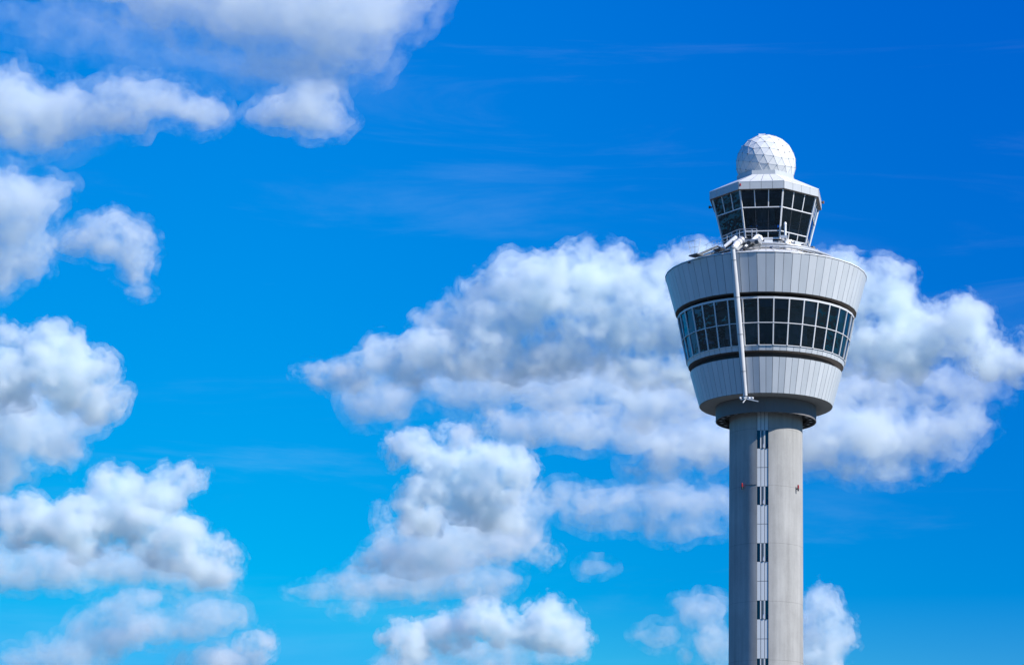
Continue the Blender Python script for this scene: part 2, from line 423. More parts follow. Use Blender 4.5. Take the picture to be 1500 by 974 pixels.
# cab roof, fascia, radome
m_ = clad('f', 86, 289, 86, 300.3, OC, 4, OPH, .02, tower, pick=lambda k, j: M_fascia, t=.06)
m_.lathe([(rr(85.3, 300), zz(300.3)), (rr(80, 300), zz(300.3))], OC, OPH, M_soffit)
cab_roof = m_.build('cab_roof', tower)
mb = MB()
ra, za = rr(86.3, 289), zz(288.9); rb, zb = rr(44.5, 268), zz(268)
mb.lathe([(ra, za - .08), (ra, za), ], OC, OPH, M_white)
mb.lathe([(ra - .02, za - .03), (rb, zb - .03)], OC, OPH, M_seam)
for k in range(OC):
    A0, A1 = cyl(ra, OPH + 45 * k, za), cyl(ra, OPH + 45 * k + 45, za); B0, B1 = cyl(rb, OPH + 45 * k, zb), cyl(rb, OPH + 45 * k + 45, zb)
    for j in range(4):
        s0, s1 = j / 4 + .006, (j + 1) / 4 - .006
        mb.face([A0.lerp(A1, s0), A0.lerp(A1, s1), B0.lerp(B1, s1), B0.lerp(B1, s0)], M_roof)
mb.build('roof_sheeting', cab_roof, fix=False)
mb = MB(); mb.lathe(prof((44.5, 269), (44.5, 261.8), (36, 261.5)), OC, OPH, M_fascia); mb.build('radome_plinth', cab_roof)
for px, py in ((1086, 272), (1201.5, 284), (1043, 304)):
    z_ = zz(295); p = spot(px, py, rr(86, 295) * (.94 if px < 1100 else 1)) if px < 1200 else cyl(rr(86, 292) - .25, 103, zz(291))
    if px == 1043: p = cyl(rr(80, 310) + .2, -73, zz(311))
    o = Vector((p.x, p.y, 0)).normalized(); d = MB()
    d.box(p + o * .1, .16, .3, .14, M_dark, o.to_track_quat('Y', 'Z').to_matrix())
    d.tube([p + o * .3 + Vector((0, 0, -.15)), p + o * .3 + Vector((0, 0, .15))], [.14, .13], M_red if px == 1086 else M_brown, 10)
    d.build('roof_lamp', cab_roof)

RC = Vector((0, 0, zz(241.3))); RRD = rr(43.9, 241)
bm = bmesh.new(); bmesh.ops.create_icosphere(bm, subdivisions=3, radius=RRD)
bmesh.ops.rotate(bm, verts=bm.verts, cent=(0, 0, 0), matrix=Matrix.Rotation(R(23), 3, 'Z') @ Matrix.Rotation(R(17), 3, 'X'))
zcut = zz(261.8) - RC.z
mb = MB(); sm = MB(); nd = MB()
for f in bm.faces:
    c = f.calc_center_median()
    if c.z < zcut - .3: continue
    mb.face([RC + v.co for v in f.verts], M_radomeB if random.random() < .22 else M_radome)
for e in bm.edges:
    a, b = (RC + e.verts[0].co * 1.001, RC + e.verts[1].co * 1.001)
    if (a.z + b.z) / 2 - RC.z < zcut - .2: continue
    sm.bar(a, b, .022, .035, M_steel)
for v in bm.verts:
    if v.co.z < zcut - .1: continue
    n_ = v.co.normalized(); sm.tube([RC + v.co * .998, RC + v.co + n_ * .04], .07, M_brown if random.random() < .3 else M_grey, 8)
bm.free()
radome = mb.build('radome', tower); sm.build('panel_seam', radome)
mb = MB(); tp = RC + Vector((-.55, -.1, RRD))
mb.box(tp + Vector((0, 0, .0)), .75, .6, .12, M_white); mb.box(tp + Vector((.05, 0, .16)), .9, .16, .14, M_white); mb.box(tp + Vector((-.3, .1, .1)), .2, .2, .24, M_grey)
mb.build('top_bracket', radome)

# rail, machinery and ducts around the foot of the cab
rl = MB(); rrad = rr(104, 392); zr = zz(390)
rl.lathe([(rrad, zr), (rrad + .25, zr), (rrad + .25, zr + .16), (rrad, zr + .16), (rrad, zr)], 72, 0, M_steel)
for k in range(72):
    p = cyl(rrad + .12, k * 5, zr); rl.box(p - Vector((0, 0, .25)), .09, .09, .55, M_grey)
rl.build('gantry_rail', drum_roof)
dk = MB(); z1 = zz(379)
dk.lathe(prof((88, 386), (88, 380.5), (67, 380)), 48, 0, M_grey); dk.build('service_deck', drum_roof)
for k in range(26):
    a = -80 + k * 6.4 + random.uniform(-1.5, 1.5); r_ = rr(76, 380) + random.uniform(-.5, .5)
    c = cyl(r_, a, z1); q = Matrix.Rotation(R(a), 3, 'Z'); h = random.uniform(.25, .75)
    d = MB(); d.box(c + Vector((0, 0, h / 2 - .1)), random.uniform(.4, 1.1), random.uniform(.3, .6), h, random.choice([M_grey, M_dark, M_white, M_steel, M_desk]), q)
    if k % 4 == 0: d.tube([c + Vector((0, 0, h * .5)), c + q @ Vector((.5, 0, h + .2)), c + q @ Vector((1.0, .1, .1))], .06, M_steel, 8)
    if k % 5 == 1: d.box(c + q @ Vector((.2, -.3, h * .3)), .2, .1, .2, random.choice([M_brown, M_yellow]), q)
    d.build('roof_unit', drum_roof)
for z_, r_, w_ in ((zz(377.2), rr(73, 378), .10), (zz(381.5), rr(90, 382), .12)):
    d = MB(); d.tube([cyl(r_, a, z_) for a in range(-100, 91, 6)], w_, M_steel, 8); d.build('service_pipe', drum_roof)

# railing in front of the cab
rg = MB(); r_ = rr(84, 380)
xs = [1058, 1065, 1072, 1079.5, 1083.2, 1092, 1101.5, 1108.5]
ys = [346.5, 343.8, 340.5, 337, 336.3, 335.8, 335.6, 335.6]
tops = [spot(x, y, r_) for x, y in zip(xs, ys)]
zb_ = zz(380.5)
rg.tube(tops, .045, M_steel, 6); rg.tube([p + Vector((0, 0, -.42)) for p in tops], .03, M_steel, 6); rg.tube([p + Vector((0, 0, -.8)) for p in tops], .03, M_steel, 6)
for p in tops[1:]: rg.tube([p, Vector((p.x, p.y, zb_ - .1))], .045, M_steel, 6)
rg.build('railing', drum_roof)

# ------------------------------------------------------------------ window cleaning gantry hung over the drum
G = empty('cleaning_gantry', cyl(rr(118, 385), -17, zz(391)), 'white tubular cleaning gantry on the drum roof, its long arm hanging down over the windows', 'gantry')
def gp(m_, name): 
    o = m_.build(name, None); o.parent = G; o.location = Vector(o.location) - G.location
    return o
Pa = cyl(rr(156.5, 405), -17.4, zz(404.2)); Pb = cyl(rr(101.5, 602), -16.9, zz(601))
m_ = MB()
N_ = 12
m_.tube([Pa.lerp(Pb, k / N_) for k in range(N_ + 1)], [.27 + .09 * math.sin(math.pi * min(1, k / N_ * 1.1)) for k in range(N_ + 1)], M_pipe, 16)
for k in (1, 4, 7, 10):
    c_ = Pa.lerp(Pb, k / N_); d_ = (Pb - Pa).normalized(); r_c = .27 + .09 * math.sin(math.pi * min(1, k / N_ * 1.1)); m_.tube([c_ - d_ * .05, c_ + d_ * .05], [r_c + .03, r_c + .03], M_grey, 16)
gp(m_, 'hanging_arm')
E1 = spot(1084.5, 353.5, rr(122, 390)); E1b = spot(1079, 357.5, rr(140, 395))
m_ = MB(); m_.tube([E1, E1b, spot(1075.8, 362.5, rr(153, 400)), Pa + Vector((0, 0, .02))], [.40, .40, .38, .32], M_pipe, 16)
m_.tube([spot(1086.5, 351.5, rr(119, 390)), E1], [.5, .5], M_steel, 16)
m_.tube([Pa + Vector((0, 0, .12)), Pa + Vector((0, 0, -.1))], .37, M_grey, 16)
m_.tube([E1.lerp(E1b, .75), E1.lerp(E1b, .85)], [.44, .44], M_grey, 16)
m_.tube([E1.lerp(E1b, .15), E1.lerp(E1b, .22)], [.45, .45], M_grey, 16)
gp(m_, 'shoulder')
m_ = MB(); q1, q2, q3 = spot(1091.5, 362, rr(124, 390)), spot(1109.5, 346, rr(104, 388)), spot(1116.2, 352.5, rr(104, 388))
m_.tube([q1, q2], [.20, .26], M_white, 12); m_.tube([q2, q2.lerp(q3, .45) + Vector((.12, 0, .12)), q3], [.28, .26, .2], M_white, 12)
gp(m_, 'boom')
m_ = MB(); l1, l2 = spot(1061, 361.5, rr(122, 390)), spot(1077, 348.6, rr(112, 388))
m_.tube([l1, l2], [.20, .26], M_white, 12); m_.ball(l2, .27, M_white); gp(m_, 'boom')
m_ = MB(); c = spot(1107.8, 354.5, rr(108, 388)); m_.ball(c, .40, M_white, 16, 10); m_.tube([c + Vector((-.6, 0, -.25)), c + Vector((.2, 0, -.1))], .13, M_grey); gp(m_, 'counterweight')
m_ = MB()
rot_g = Matrix.Rotation(R(-17), 3, 'Z')
b_ = cyl(rr(112, 388), -14, zz(392))
m_.box(b_ + Vector((0, 0, .55)), 3.4, 1.6, .35, M_grey, rot_g)
m_.box(b_ + Vector((0, .5, .95)), 1.8, .8, .45, M_dark, rot_g)
m_.bar(spot(1090, 366, rr(128, 392)), spot(1104, 355.5, rr(108, 388)), .28, .35, M_dark)
m_.bar(spot(1079, 366, rr(130, 392)), spot(1096, 351.5, rr(108, 388)), .25, .3, M_grey)
m_.bar(spot(1063, 362.8, rr(120, 390)), spot(1078, 352.5, rr(110, 388)), .3, .35, M_dark)
gp(m_, 'trolley')
for u in (-1.5, -.5, .5, 1.5):
    m_ = MB(); c = b_ + rot_g @ Vector((u, -.85, .25)); ax_ = rot_g @ Vector((0, 1, 0))
    m_.tube([c - ax_ * .12, c + ax_ * .12], .26, M_dark, 14); gp(m_, 'wheel')
m_ = MB(); e = Pb
m_.tube([e + Vector((0, 0, .05)), e + Vector((0, 0, -.35))], .16, M_steel, 10)
for a, b in (((-.65, 0, -.15), (.85, 0, -.2)), ((-.6, .1, -.45), (.9, -.1, -.35)), ((-.3, -.2, -.9), (.2, .1, -.2)), ((.2, -.2, -.45), (1.6, -.2, -.75)), ((.5, 0, -.2), (1.0, .1, -.55)), ((-.7, 0, -.15), (-.45, 0, -.5))):
    m_.bar(e + Vector(a), e + Vector(b), .11, .11, M_steel)
for u in (-.6, -.1, .5, .9): m_.ball(e + Vector((u, -.05, -.3)), .14, M_white)
gp(m_, 'tool_head')

# maintenance gangway on the left of the drum roof
K = empty('roof_gangway', cyl(rr(120, 395), -48, zz(396)), 'grey railed gangway and small landing reaching over the left rim of the drum roof', 'gangway')
def kp(m_, name):
    o = m_.build(name, None); o.parent = K; o.location = Vector(o.location) - K.location
    return o
g1, g2, g3 = spot(1024, 373, rr(148, 400)), spot(1051, 361.2, rr(100, 385)), spot(1060, 365, rr(100, 385))
m_ = MB(); m_.bar(g1, g2, .16, .28, M_gang); m_.bar(g2, g3, .14, .22, M_gang); kp(m_, 'beam')
m_ = MB(); m_.bar(spot(1008, 385, rr(149, 405)), spot(1056, 366.5, rr(105, 389)), .16, .2, M_gang); kp(m_, 'beam')
m_ = MB(); c = spot(1019.5, 374.3, rr(150, 400)); q = Matrix.Rotation(R(-46), 3, 'Z'); m_.box(c, 1.5, 1.1, .14, M_gang, q); kp(m_, 'landing')
m_ = MB(); c2 = spot(1054, 366, rr(108, 388)); m_.box(c2, 1.3, .9, .14, M_dark, q); kp(m_, 'landing')
m_ = MB()
def rail(pts, w=.022, mm=M_grey): m_.tube([spot(x, y, rr(150, 400)) for x, y in pts], w, mm, 6)
rail([(1007, 355), (1018, 352.2)], .03); rail([(1008.5, 355), (1012.8, 374)]); rail([(1018, 352), (1017.5, 374)]); rail([(1010.5, 363), (1023, 361)])
rail([(1018.5, 352.2), (1026.5, 349.8), (1022, 373)], .04, M_white)
kp(m_, 'railing')
m_ = MB()
def rail2(pts, w=.02): m_.tube([spot(x, y, rr(115, 390)) for x, y in pts], w, M_grey, 6)
rail2([(1043, 353.5), (1050, 352), (1060, 353.5)]); rail2([(1042.5, 361), (1050, 356.5), (1060, 358)]); rail2([(1035, 358), (1035, 368)]); rail2([(1031, 360), (1043, 354)])
for x in (1043, 1047.5, 1052, 1056.5): rail2([(x, 353), (x, 363)])
kp(m_, 'railing')

# antennas and mast on the right
p = spot(1150.3, 346.5, rr(74, 372))
A = empty('antenna_mast', p, 'short white antenna post standing before the right windows of the cab', 'antenna')
m_ = MB(); z0_ = zz(380) - p.z
m_.tube([Vector((0, 0, 0)), Vector((0, 0, 1.55))], .15, M_white, 12); o = m_.build('post'); o.parent = A
m_ = MB(); m_.tube([Vector((0, 0, 1.55)), Vector((0, 0, 1.75)), Vector((0, 0, 1.9))], [.19, .17, .05], M_white, 12); o = m_.build('cap'); o.parent = A
m_ = MB(); m_.box((-.15, 0, -.1), .85, .6, .35, M_steel); m_.tube([Vector((0, 0, -.2)), Vector((0, 0, z0_))], .12, M_grey, 8); o = m_.build('base_box'); o.parent = A
p = spot(1143, 360.5, rr(90, 382))
A = empty('antenna_rack', p, 'low grey frame of crossed struts beside the foot of the white antenna post', 'antenna rack')
m_ = MB()
for a, b, w_ in (((-.9, 0, -.25), (.2, 0, .75), .12), ((-.5, -.1, -.3), (1.0, -.1, .05), .16), ((-.3, .1, .5), (.9, .1, .3), .1), ((-1.0, 0, -.25), (.9, 0, -.2), .14), ((.1, 0, .7), (.9, 0, .75), .12)):
    m_.bar(a, b, w_, w_, M_grey)
o = m_.build('strut'); o.parent = A
for u in (-.8, .7):
    m_ = MB(); m_.tube([Vector((u, 0, -.2)), Vector((u, 0, zz(386) - p.z))], .06, M_dark, 6); o = m_.build('leg'); o.parent = A

# ------------------------------------------------------------------ ground
def ground_mat():
    m = bpy.data.materials.new('airfield_ground'); m.use_nodes = True; nt = m.node_tree; L = nt.links; b = nt.nodes['Principled BSDF']
    b.inputs['Roughness'].default_value = .9
    tc = nt.nodes.new('ShaderNodeTexCoord')
    vo = nt.nodes.new('ShaderNodeTexVoronoi'); vo.distance = 'CHEBYCHEV'; vo.inputs['Scale'].default_value = .022
    L.new(tc.outputs['Object'], vo.inputs['Vector'])
    cr = nt.nodes.new('ShaderNodeValToRGB'); cr.color_ramp.interpolation = 'CONSTANT'; e = cr.color_ramp.elements
    e[0].color = (.025, .042, .03, 1); e[1].position = .4; e[1].color = (.05, .05, .052, 1)
    for p_, c in ((.62, (.11, .12, .13, 1)), (.8, (.05, .05, .052, 1)), (.9, (.025, .045, .035, 1))):
        x = e.new(p_); x.color = c
    sp_ = nt.nodes.new('ShaderNodeSeparateColor'); L.new(vo.outputs['Color'], sp_.inputs[0]); L.new(sp_.outputs[0], cr.inputs[0])
    nz = nt.nodes.new('ShaderNodeTexNoise'); nz.inputs['Scale'].default_value = .3; nz.inputs['Detail'].default_value = 8; L.new(tc.outputs['Object'], nz.inputs['Vector'])
    mr = nt.nodes.new('ShaderNodeMapRange'); mr.inputs[3].default_value = .7; mr.inputs[4].default_value = 1.3; L.new(nz.outputs[0], mr.inputs[0])
    vm = nt.nodes.new('ShaderNodeVectorMath'); vm.operation = 'SCALE'; L.new(cr.outputs[0], vm.inputs[0]); L.new(mr.outputs[0], vm.inputs['Scale'])
    n2 = nt.nodes.new('ShaderNodeTexNoise'); n2.inputs['Scale'].default_value = .055; n2.inputs['Detail'].default_value = 5; n2.inputs['Roughness'].default_value = .7; L.new(tc.outputs['Object'], n2.inputs['Vector'])
    m2 = nt.nodes.new('ShaderNodeMapRange'); m2.inputs[1].default_value = .60; m2.inputs[2].default_value = .64; L.new(n2.outputs[0], m2.inputs[0])
    mx_ = nt.nodes.new('ShaderNodeMix'); mx_.data_type = 'RGBA'; mx_.inputs[7].default_value = (.34, .37, .38, 1)      # pale roofs and slabs, added for the windows to reflect
    L.new(m2.outputs[0], mx_.inputs[0]); L.new(vm.outputs[0], mx_.inputs[6]); L.new(mx_.outputs[2], b.inputs['Base Color'])
    return m
mb = MB(); mb.face([(30000 * math.cos(R(a)), 30000 * math.sin(R(a)), 0) for a in range(0, 360, 6)], ground_mat())
g = mb.build('ground', fix=False); tag(g, 'flat airfield ground', None, None, 'structure')

# ------------------------------------------------------------------ clouds: real volumes, each at its own distance
def cloud_mat(name, sig, th, soft, nscale, seed, step, col=(.94, .988, .994)):
    """vapour whose density breaks up into billows and wisps; th is how much of it is empty"""
    mt = bpy.data.materials.new(name); mt.use_nodes = True; n = mt.node_tree; n.nodes.clear()
    o = n.nodes.new('ShaderNodeOutputMaterial'); vs = n.nodes.new('ShaderNodeVolumePrincipled'); vs.inputs['Density Attribute'].default_value = ''; vs.inputs['Blackbody Intensity'].default_value = 0
    tc = n.nodes.new('ShaderNodeTexCoord'); ad = n.nodes.new('ShaderNodeVectorMath'); ad.inputs[1].default_value = (seed * 13.7, seed * 3.1, -seed * 7.9)
    nz = n.nodes.new('ShaderNodeTexNoise'); nz.inputs['Scale'].default_value = 1 / nscale; nz.inputs['Detail'].default_value = 5.0; nz.inputs['Roughness'].default_value = .70; nz.inputs['Distortion'].default_value = .25
    mr = n.nodes.new('ShaderNodeMapRange'); mr.interpolation_type = 'SMOOTHSTEP'; mr.inputs[1].default_value = th; mr.inputs[2].default_value = th + soft; mr.inputs[4].default_value = sig
    n.links.new(tc.outputs['Object'], ad.inputs[0]); n.links.new(ad.outputs[0], nz.inputs['Vector']); n.links.new(nz.outputs[0], mr.inputs[0]); n.links.new(mr.outputs[0], vs.inputs['Density'])
    vs.inputs['Color'].default_value = col + (1,); vs.inputs['Anisotropy'].default_value = .16
    n.links.new(vs.outputs[0], o.inputs['Volume'])
    mt.cycles.volume_step_rate = step
    return mt
SIG = .46; GR = .50; STEP = 7.0
ICO = {}
def ico(n):
    if n not in ICO:
        bm = bmesh.new(); bmesh.ops.create_icosphere(bm, subdivisions=n, radius=1)
        ICO[n] = ([v.co.copy() for v in bm.verts], [tuple(v.index for v in f.verts) for f in bm.faces]); bm.free()
    return ICO[n]
from mathutils import noise as mn
import numpy as np
def puff_group():
    """geometry nodes: pushes every puff's surface in and out so that it billows and frays"""
    g = bpy.data.node_groups.new('billow', 'GeometryNodeTree')
    for nm, tp in (('Geometry', 'NodeSocketGeometry'), ('Amp', 'NodeSocketFloat'), ('Scale', 'NodeSocketFloat'), ('Seed', 'NodeSocketFloat'), ('Grow', 'NodeSocketFloat'), ('Fray', 'NodeSocketFloat'), ('Wisp', 'NodeSocketFloat')):
        g.interface.new_socket(nm, in_out='INPUT', socket_type=tp)
    g.interface.new_socket('Geometry', in_out='OUTPUT', socket_type='NodeSocketGeometry')
    N = g.nodes; L = g.links; gi = N.new('NodeGroupInput'); go = N.new('NodeGroupOutput')
    def link(v, sock):
        if isinstance(v, (int, float, tuple)): sock.default_value = v
        else: L.new(v, sock)
    def Mt(op, a, b=0.):
        x = N.new('ShaderNodeMath'); x.operation = op; link(a, x.inputs[0]); link(b, x.inputs[1]); return x.outputs[0]
    def Vm(op, a, b, sc_=None):
        x = N.new('ShaderNodeVectorMath'); x.operation = op; link(a, x.inputs[0])
        if sc_ is not None: link(sc_, x.inputs['Scale'])
        else: link(b, x.inputs[1])
        return x.outputs[0]
    I = gi.outputs
    pos = N.new('GeometryNodeInputPosition').outputs[0]; nor = N.new('GeometryNodeInputNormal').outputs[0]
    cb = N.new('ShaderNodeCombineXYZ'); L.new(I['Seed'], cb.inputs[0]); L.new(I['Seed'], cb.inputs[2])
    p = Vm('ADD', pos, cb.outputs[0])
    def noise(k, det, rg, vec=p):
        nz = N.new('ShaderNodeTexNoise'); L.new(vec, nz.inputs['Vector']); L.new(Mt('DIVIDE', k, I['Scale']), nz.inputs['Scale']); nz.inputs['Detail'].default_value = det; nz.inputs['Roughness'].default_value = rg
        return nz
    w = noise(.8, 3, .5).outputs['Color']
    wv = Vm('SCALE', Vm('SUBTRACT', w, (.5, .5, .5)), None, Mt('MULTIPLY', I['Amp'], 1.6))
    p2 = Vm('ADD', p, wv)
    vo = N.new('ShaderNodeTexVoronoi'); vo.feature = 'F1'; L.new(p2, vo.inputs['Vector']); L.new(Mt('DIVIDE', 2.2, I['Scale']), vo.inputs['Scale'])
    vo.inputs['Detail'].default_value = 2.5; vo.inputs['Roughness'].default_value = .6; vo.inputs['Lacunarity'].default_value = 2.3; vo.normalize = True
    bil = Mt('MULTIPLY', Mt('SUBTRACT', .42, vo.outputs['Distance']), Mt('MULTIPLY', I['Amp'], 1.3))
    lo = Mt('MULTIPLY', Mt('SUBTRACT', noise(1.0, 8, .6).outputs[0], .5), Mt('MULTIPLY', I['Amp'], 1.6))
    fr = Mt('MULTIPLY', Mt('SUBTRACT', noise(6.0, 6, .72).outputs[0], .5), I['Fray'])
    ws = Mt('MULTIPLY', Mt('SUBTRACT', noise(1.9, 4, .65, Vm('ADD', p, (311., 77., 19.))).outputs[0], .5), I['Wisp'])
    tot = Mt('ADD', Mt('ADD', Mt('ADD', Mt('ADD', bil, lo), fr), I['Grow']), ws)
    sp_ = N.new('GeometryNodeSetPosition'); L.new(I['Geometry'], sp_.inputs['Geometry'])
    L.new(Vm('ADD', Vm('SCALE', nor, None, tot), wv), sp_.inputs['Offset']); L.new(sp_.outputs[0], go.inputs[0])
    return g
BILLOW = puff_group()
def cloud(label, blobs, part_of=None, name='cloud', sig=.035, width=26, amp=34, nscale=75, rough=.6, dd=1.0, thick=.72, vox=2.0, alt=900., seed=0, bill=.5, puffs=1.0, veil=.35, th0=-.03):
    xs0 = min(b[0] - b[2] for b in blobs); xs1 = max(b[0] + b[2] for b in blobs)
    ys0 = min(b[1] - b[3] for b in blobs); ys1 = max(b[1] + b[3] for b in blobs)
    cx, cy = (xs0 + xs1) / 2, (ys0 + ys1) / 2
    el = PITCH + math.atan((CY - cy) / F)
    D = alt / math.tan(el) * dd
    up = (CY - cy) / F
    d = Vector(((cx - AX) / F, math.cos(PITCH) - up * math.sin(PITCH), math.sin(PITCH) + up * math.cos(PITCH)))
    k = D / d.y
    c = Vector((0, -DIST, EYE)) + d * k
    s = k / F                                     # the cloud is modelled in units of s metres
    rnd = random.Random(seed * 7 + 5)
    E = []
    for b in blobs:
        rx, rz = b[2] * .86, b[3] * .86; ry = (b[4] if len(b) > 4 else min(rx, rz * 1.3)) * thick
        C = Vector((b[0] - cx, rnd.uniform(-.8, .8) * ry, cy - b[1])); E.append((C, Vector((rx, ry, rz)), 1.0))
        n_ = int(puffs * (5 + 26 * (rx * rz) / 3600))
        for _ in range(n_):                        # smaller puffs budding from the sides and top
            v = Vector((rnd.gauss(0, 1), rnd.gauss(0, 1), rnd.gauss(.35, .8))).normalized()
            r_ = min(rx, rz) * rnd.uniform(.22, .5); q = C + Vector((v.x * rx, v.y * ry, v.z * rz)) * rnd.uniform(.72, .98)
            E.append((q, Vector((r_ * rnd.uniform(1, 1.35), r_, r_ * rnd.uniform(.75, 1))), .55))
            if rnd.random() < .5:
                v2 = (v + Vector((rnd.gauss(0, .6), rnd.gauss(0, .6), rnd.gauss(.2, .5)))).normalized(); E.append((q + v2 * r_ * .9, Vector((r_, r_, r_)) * rnd.uniform(.35, .6), .35))
    def shell(nm, scale_, grow, fray, wisp, sg, vx, th, soft):
        vs_ = []; fs = []; i = 0
        for C, rad, _ in E:
            V_, F_ = ico(4 if max(rad) > 30 else 3)
            a = np.array([tuple(v) for v in V_]) * np.array(rad) * scale_ + np.array(C)
            vs_.append(a); fs += [(p + i, q + i, r_ + i) for p, q, r_ in F_]; i += len(V_)
        me = bpy.data.meshes.new(nm); me.from_pydata(np.concatenate(vs_).tolist(), [], fs)
        tmp = bpy.data.objects.new('tmp', me); COL.objects.link(tmp)
        r0 = tmp.modifiers.new('u', 'REMESH'); r0.mode = 'VOXEL'; r0.voxel_size = vx * 1.15; r0.adaptivity = 0
        md = tmp.modifiers.new('b', 'NODES'); md.node_group = BILLOW
        ids = {it_.name: it_.identifier for it_ in BILLOW.interface.items_tree if it_.in_out == 'INPUT'}
        for k_, v_ in (('Amp', float(amp)), ('Scale', float(nscale)), ('Seed', seed * 137.0), ('Grow', float(grow)), ('Fray', float(fray)), ('Wisp', float(wisp))): md[ids[k_]] = v_
        rm = tmp.modifiers.new('r', 'REMESH'); rm.mode = 'VOXEL'; rm.voxel_size = vx; rm.adaptivity = 0
        dg = bpy.context.evaluated_depsgraph_get()
        m2 = bpy.data.meshes.new_from_object(tmp.evaluated_get(dg)); m2.name = nm
        bpy.data.objects.remove(tmp); bpy.data.meshes.remove(me)
        m2.materials.clear(); dm = np.array([v.co[:] for v in m2.vertices]); ext = (dm.max(0) - dm.min(0)); m2.materials.append(cloud_mat('cloud_vapour', sg * SIG / s, th, soft, nscale * GR, seed, (STEP * .7 if cr_ else STEP * 1.2) * 10 / float(ext.min())))
        ob = bpy.data.objects.new(nm, m2); COL.objects.link(ob); return ob
    cr_ = sig >= .05                              # a crisp, fully lit cumulus rather than a soft one
    fr_ = 4 + width * .5 if cr_ else 0; so_ = .15 if cr_ else .22; vv = vox * (1.1 if cr_ else 1.5); th1 = -.035 if cr_ else th0; sg_ = sig * (1.0 if cr_ else 1.1)
    ob = shell(name, 1.02, 2 + width * .2, fr_, width * .8, sg_ * .6, vv, .53 + th1, so_)
    bo_ = shell('body', .97, -width * .20, fr_, width * .5, sg_ * .9, vv, .44 + th1 * 1.5, so_); bo_.parent = ob
    co_ = shell('core', .90, -4 - width * .45, 0, 0, sg_ * .6, vox * 1.5, .37 + th1 * 2, .2)
    ob.location = c; ob.scale = (s, s, s); co_.parent = ob
    if part_of:
        ob.parent = part_of; k_ = s / part_of.scale[0]; ob.scale = (k_,) * 3; ob.location = (c - part_of.location) / part_of.scale[0]
    else: tag(ob, label, 'cloud', 'cumulus clouds in the sky')
    return ob

cloud('broad soft white cloud cut by the top edge of the sky, left of centre', [
    (190, -40, 150, 60), (300, -10, 160, 75), (400, 20, 150, 85), (500, 20, 130, 85), (570, 5, 75, 60), (440, 90, 110, 50), (520, 75, 80, 45)],
    sig=.016, th0=-.10, width=55, amp=24, seed=1, vox=2.6)
cloud('long flat grey white cloud touching the left edge near the top', [
    (0, 150, 90, 62), (70, 170, 90, 55), (150, 170, 90, 42), (220, 150, 90, 42), (285, 160, 60, 34), (50, 205, 70, 28)],
    sig=.034, th0=-.07, width=34, amp=22, seed=2)
cloud('small round cloud hanging under the broad soft top cloud', [
    (415, 160, 50, 38), (455, 170, 55, 48), (485, 180, 34, 36)], sig=.038, th0=-.07, width=26, amp=18, seed=3)
cloud('tall pale cloud against the left edge beside the small puff', [
    (0, 290, 80, 55), (45, 300, 55, 50), (10, 360, 60, 65), (0, 410, 40, 35)], sig=.035, th0=-.07, width=28, amp=20, seed=4)
cloud('lone puff of cloud with a short tail below it, upper left', [
    (110, 352, 42, 36), (160, 350, 58, 48), (195, 355, 44, 48), (190, 395, 38, 30), (205, 432, 32, 14)], sig=.049, width=20, amp=14, seed=5)
c_ = cloud('bright crisp cloud at the left edge halfway down', [
    (70, 515, 42, 45), (110, 550, 62, 56), (148, 588, 44, 38), (15, 495, 30, 32), (20, 560, 50, 60)],
    sig=.075, width=12, amp=22, seed=6, nscale=60, vox=1.7)
cloud(None, [(30, 625, 80, 62), (75, 650, 52, 46), (0, 690, 60, 40), (100, 610, 60, 30)], c_, 'base', sig=.038, th0=-.07, width=22, amp=20, seed=26)
c_ = cloud('heaped bright cloud with a grey flat base, lower left', [
    (160, 745, 66, 66), (215, 745, 50, 60), (262, 702, 34, 30), (235, 700, 30, 26), (110, 770, 70, 50), (40, 765, 70, 46), (265, 800, 56, 50), (310, 825, 44, 34), (352, 822, 14, 24)],
    sig=.075, width=12, amp=22, seed=7, nscale=62, vox=1.8)
cloud(None, [(180, 828, 140, 36), (50, 830, 130, 44), (280, 850, 80, 26)], c_, 'base', sig=.038, th0=-.07, width=22, amp=20, seed=27)
cloud('ragged low clouds along the bottom left corner', [
    (195, 885, 52, 32), (160, 930, 80, 42), (250, 920, 70, 34), (320, 905, 60, 34), (90, 965, 100, 34), (310, 970, 70, 30)],
    sig=.038, th0=-.07, width=24, amp=24, seed=8)
cloud('small bright lump of cloud at the bottom edge, right of the ragged low clouds', [
    (375, 950, 42, 32), (340, 965, 34, 22)], sig=.06, width=12, amp=14, seed=28, vox=1.8, nscale=50)
c_ = cloud('largest cloud bank, stretching from left of centre to behind the tower drum', [
    (478, 548, 40, 26), (530, 550, 56, 40), (600, 530, 72, 46), (680, 520, 80, 54), (650, 480, 40, 40), (654, 445, 18, 26), (735, 455, 70, 62), (795, 425, 72, 60), (870, 410, 75, 62), (935, 435, 60, 62),
    (890, 485, 100, 55), (780, 515, 130, 50), (950, 540, 120, 40), (1050, 550, 100, 44), (1010, 480, 90, 60), (1030, 375, 50, 38), (1060, 420, 70, 70), (990, 400, 26, 24)],
    sig=.062, width=16, amp=22, seed=9, nscale=72, thick=.55)
cloud(None, [(560, 592, 70, 40), (680, 570, 120, 42), (830, 570, 140, 48), (980, 585, 140, 50)], c_, 'base', sig=.034, th0=-.07, width=30, amp=22, seed=29, dd=1.01)
cloud('flat grey cloud under the largest bank, right of the small horned cloud', [
    (770, 625, 80, 38), (850, 625, 100, 42), (920, 640, 50, 34)], sig=.036, th0=-.07, width=28, amp=18, seed=10, dd=.97)
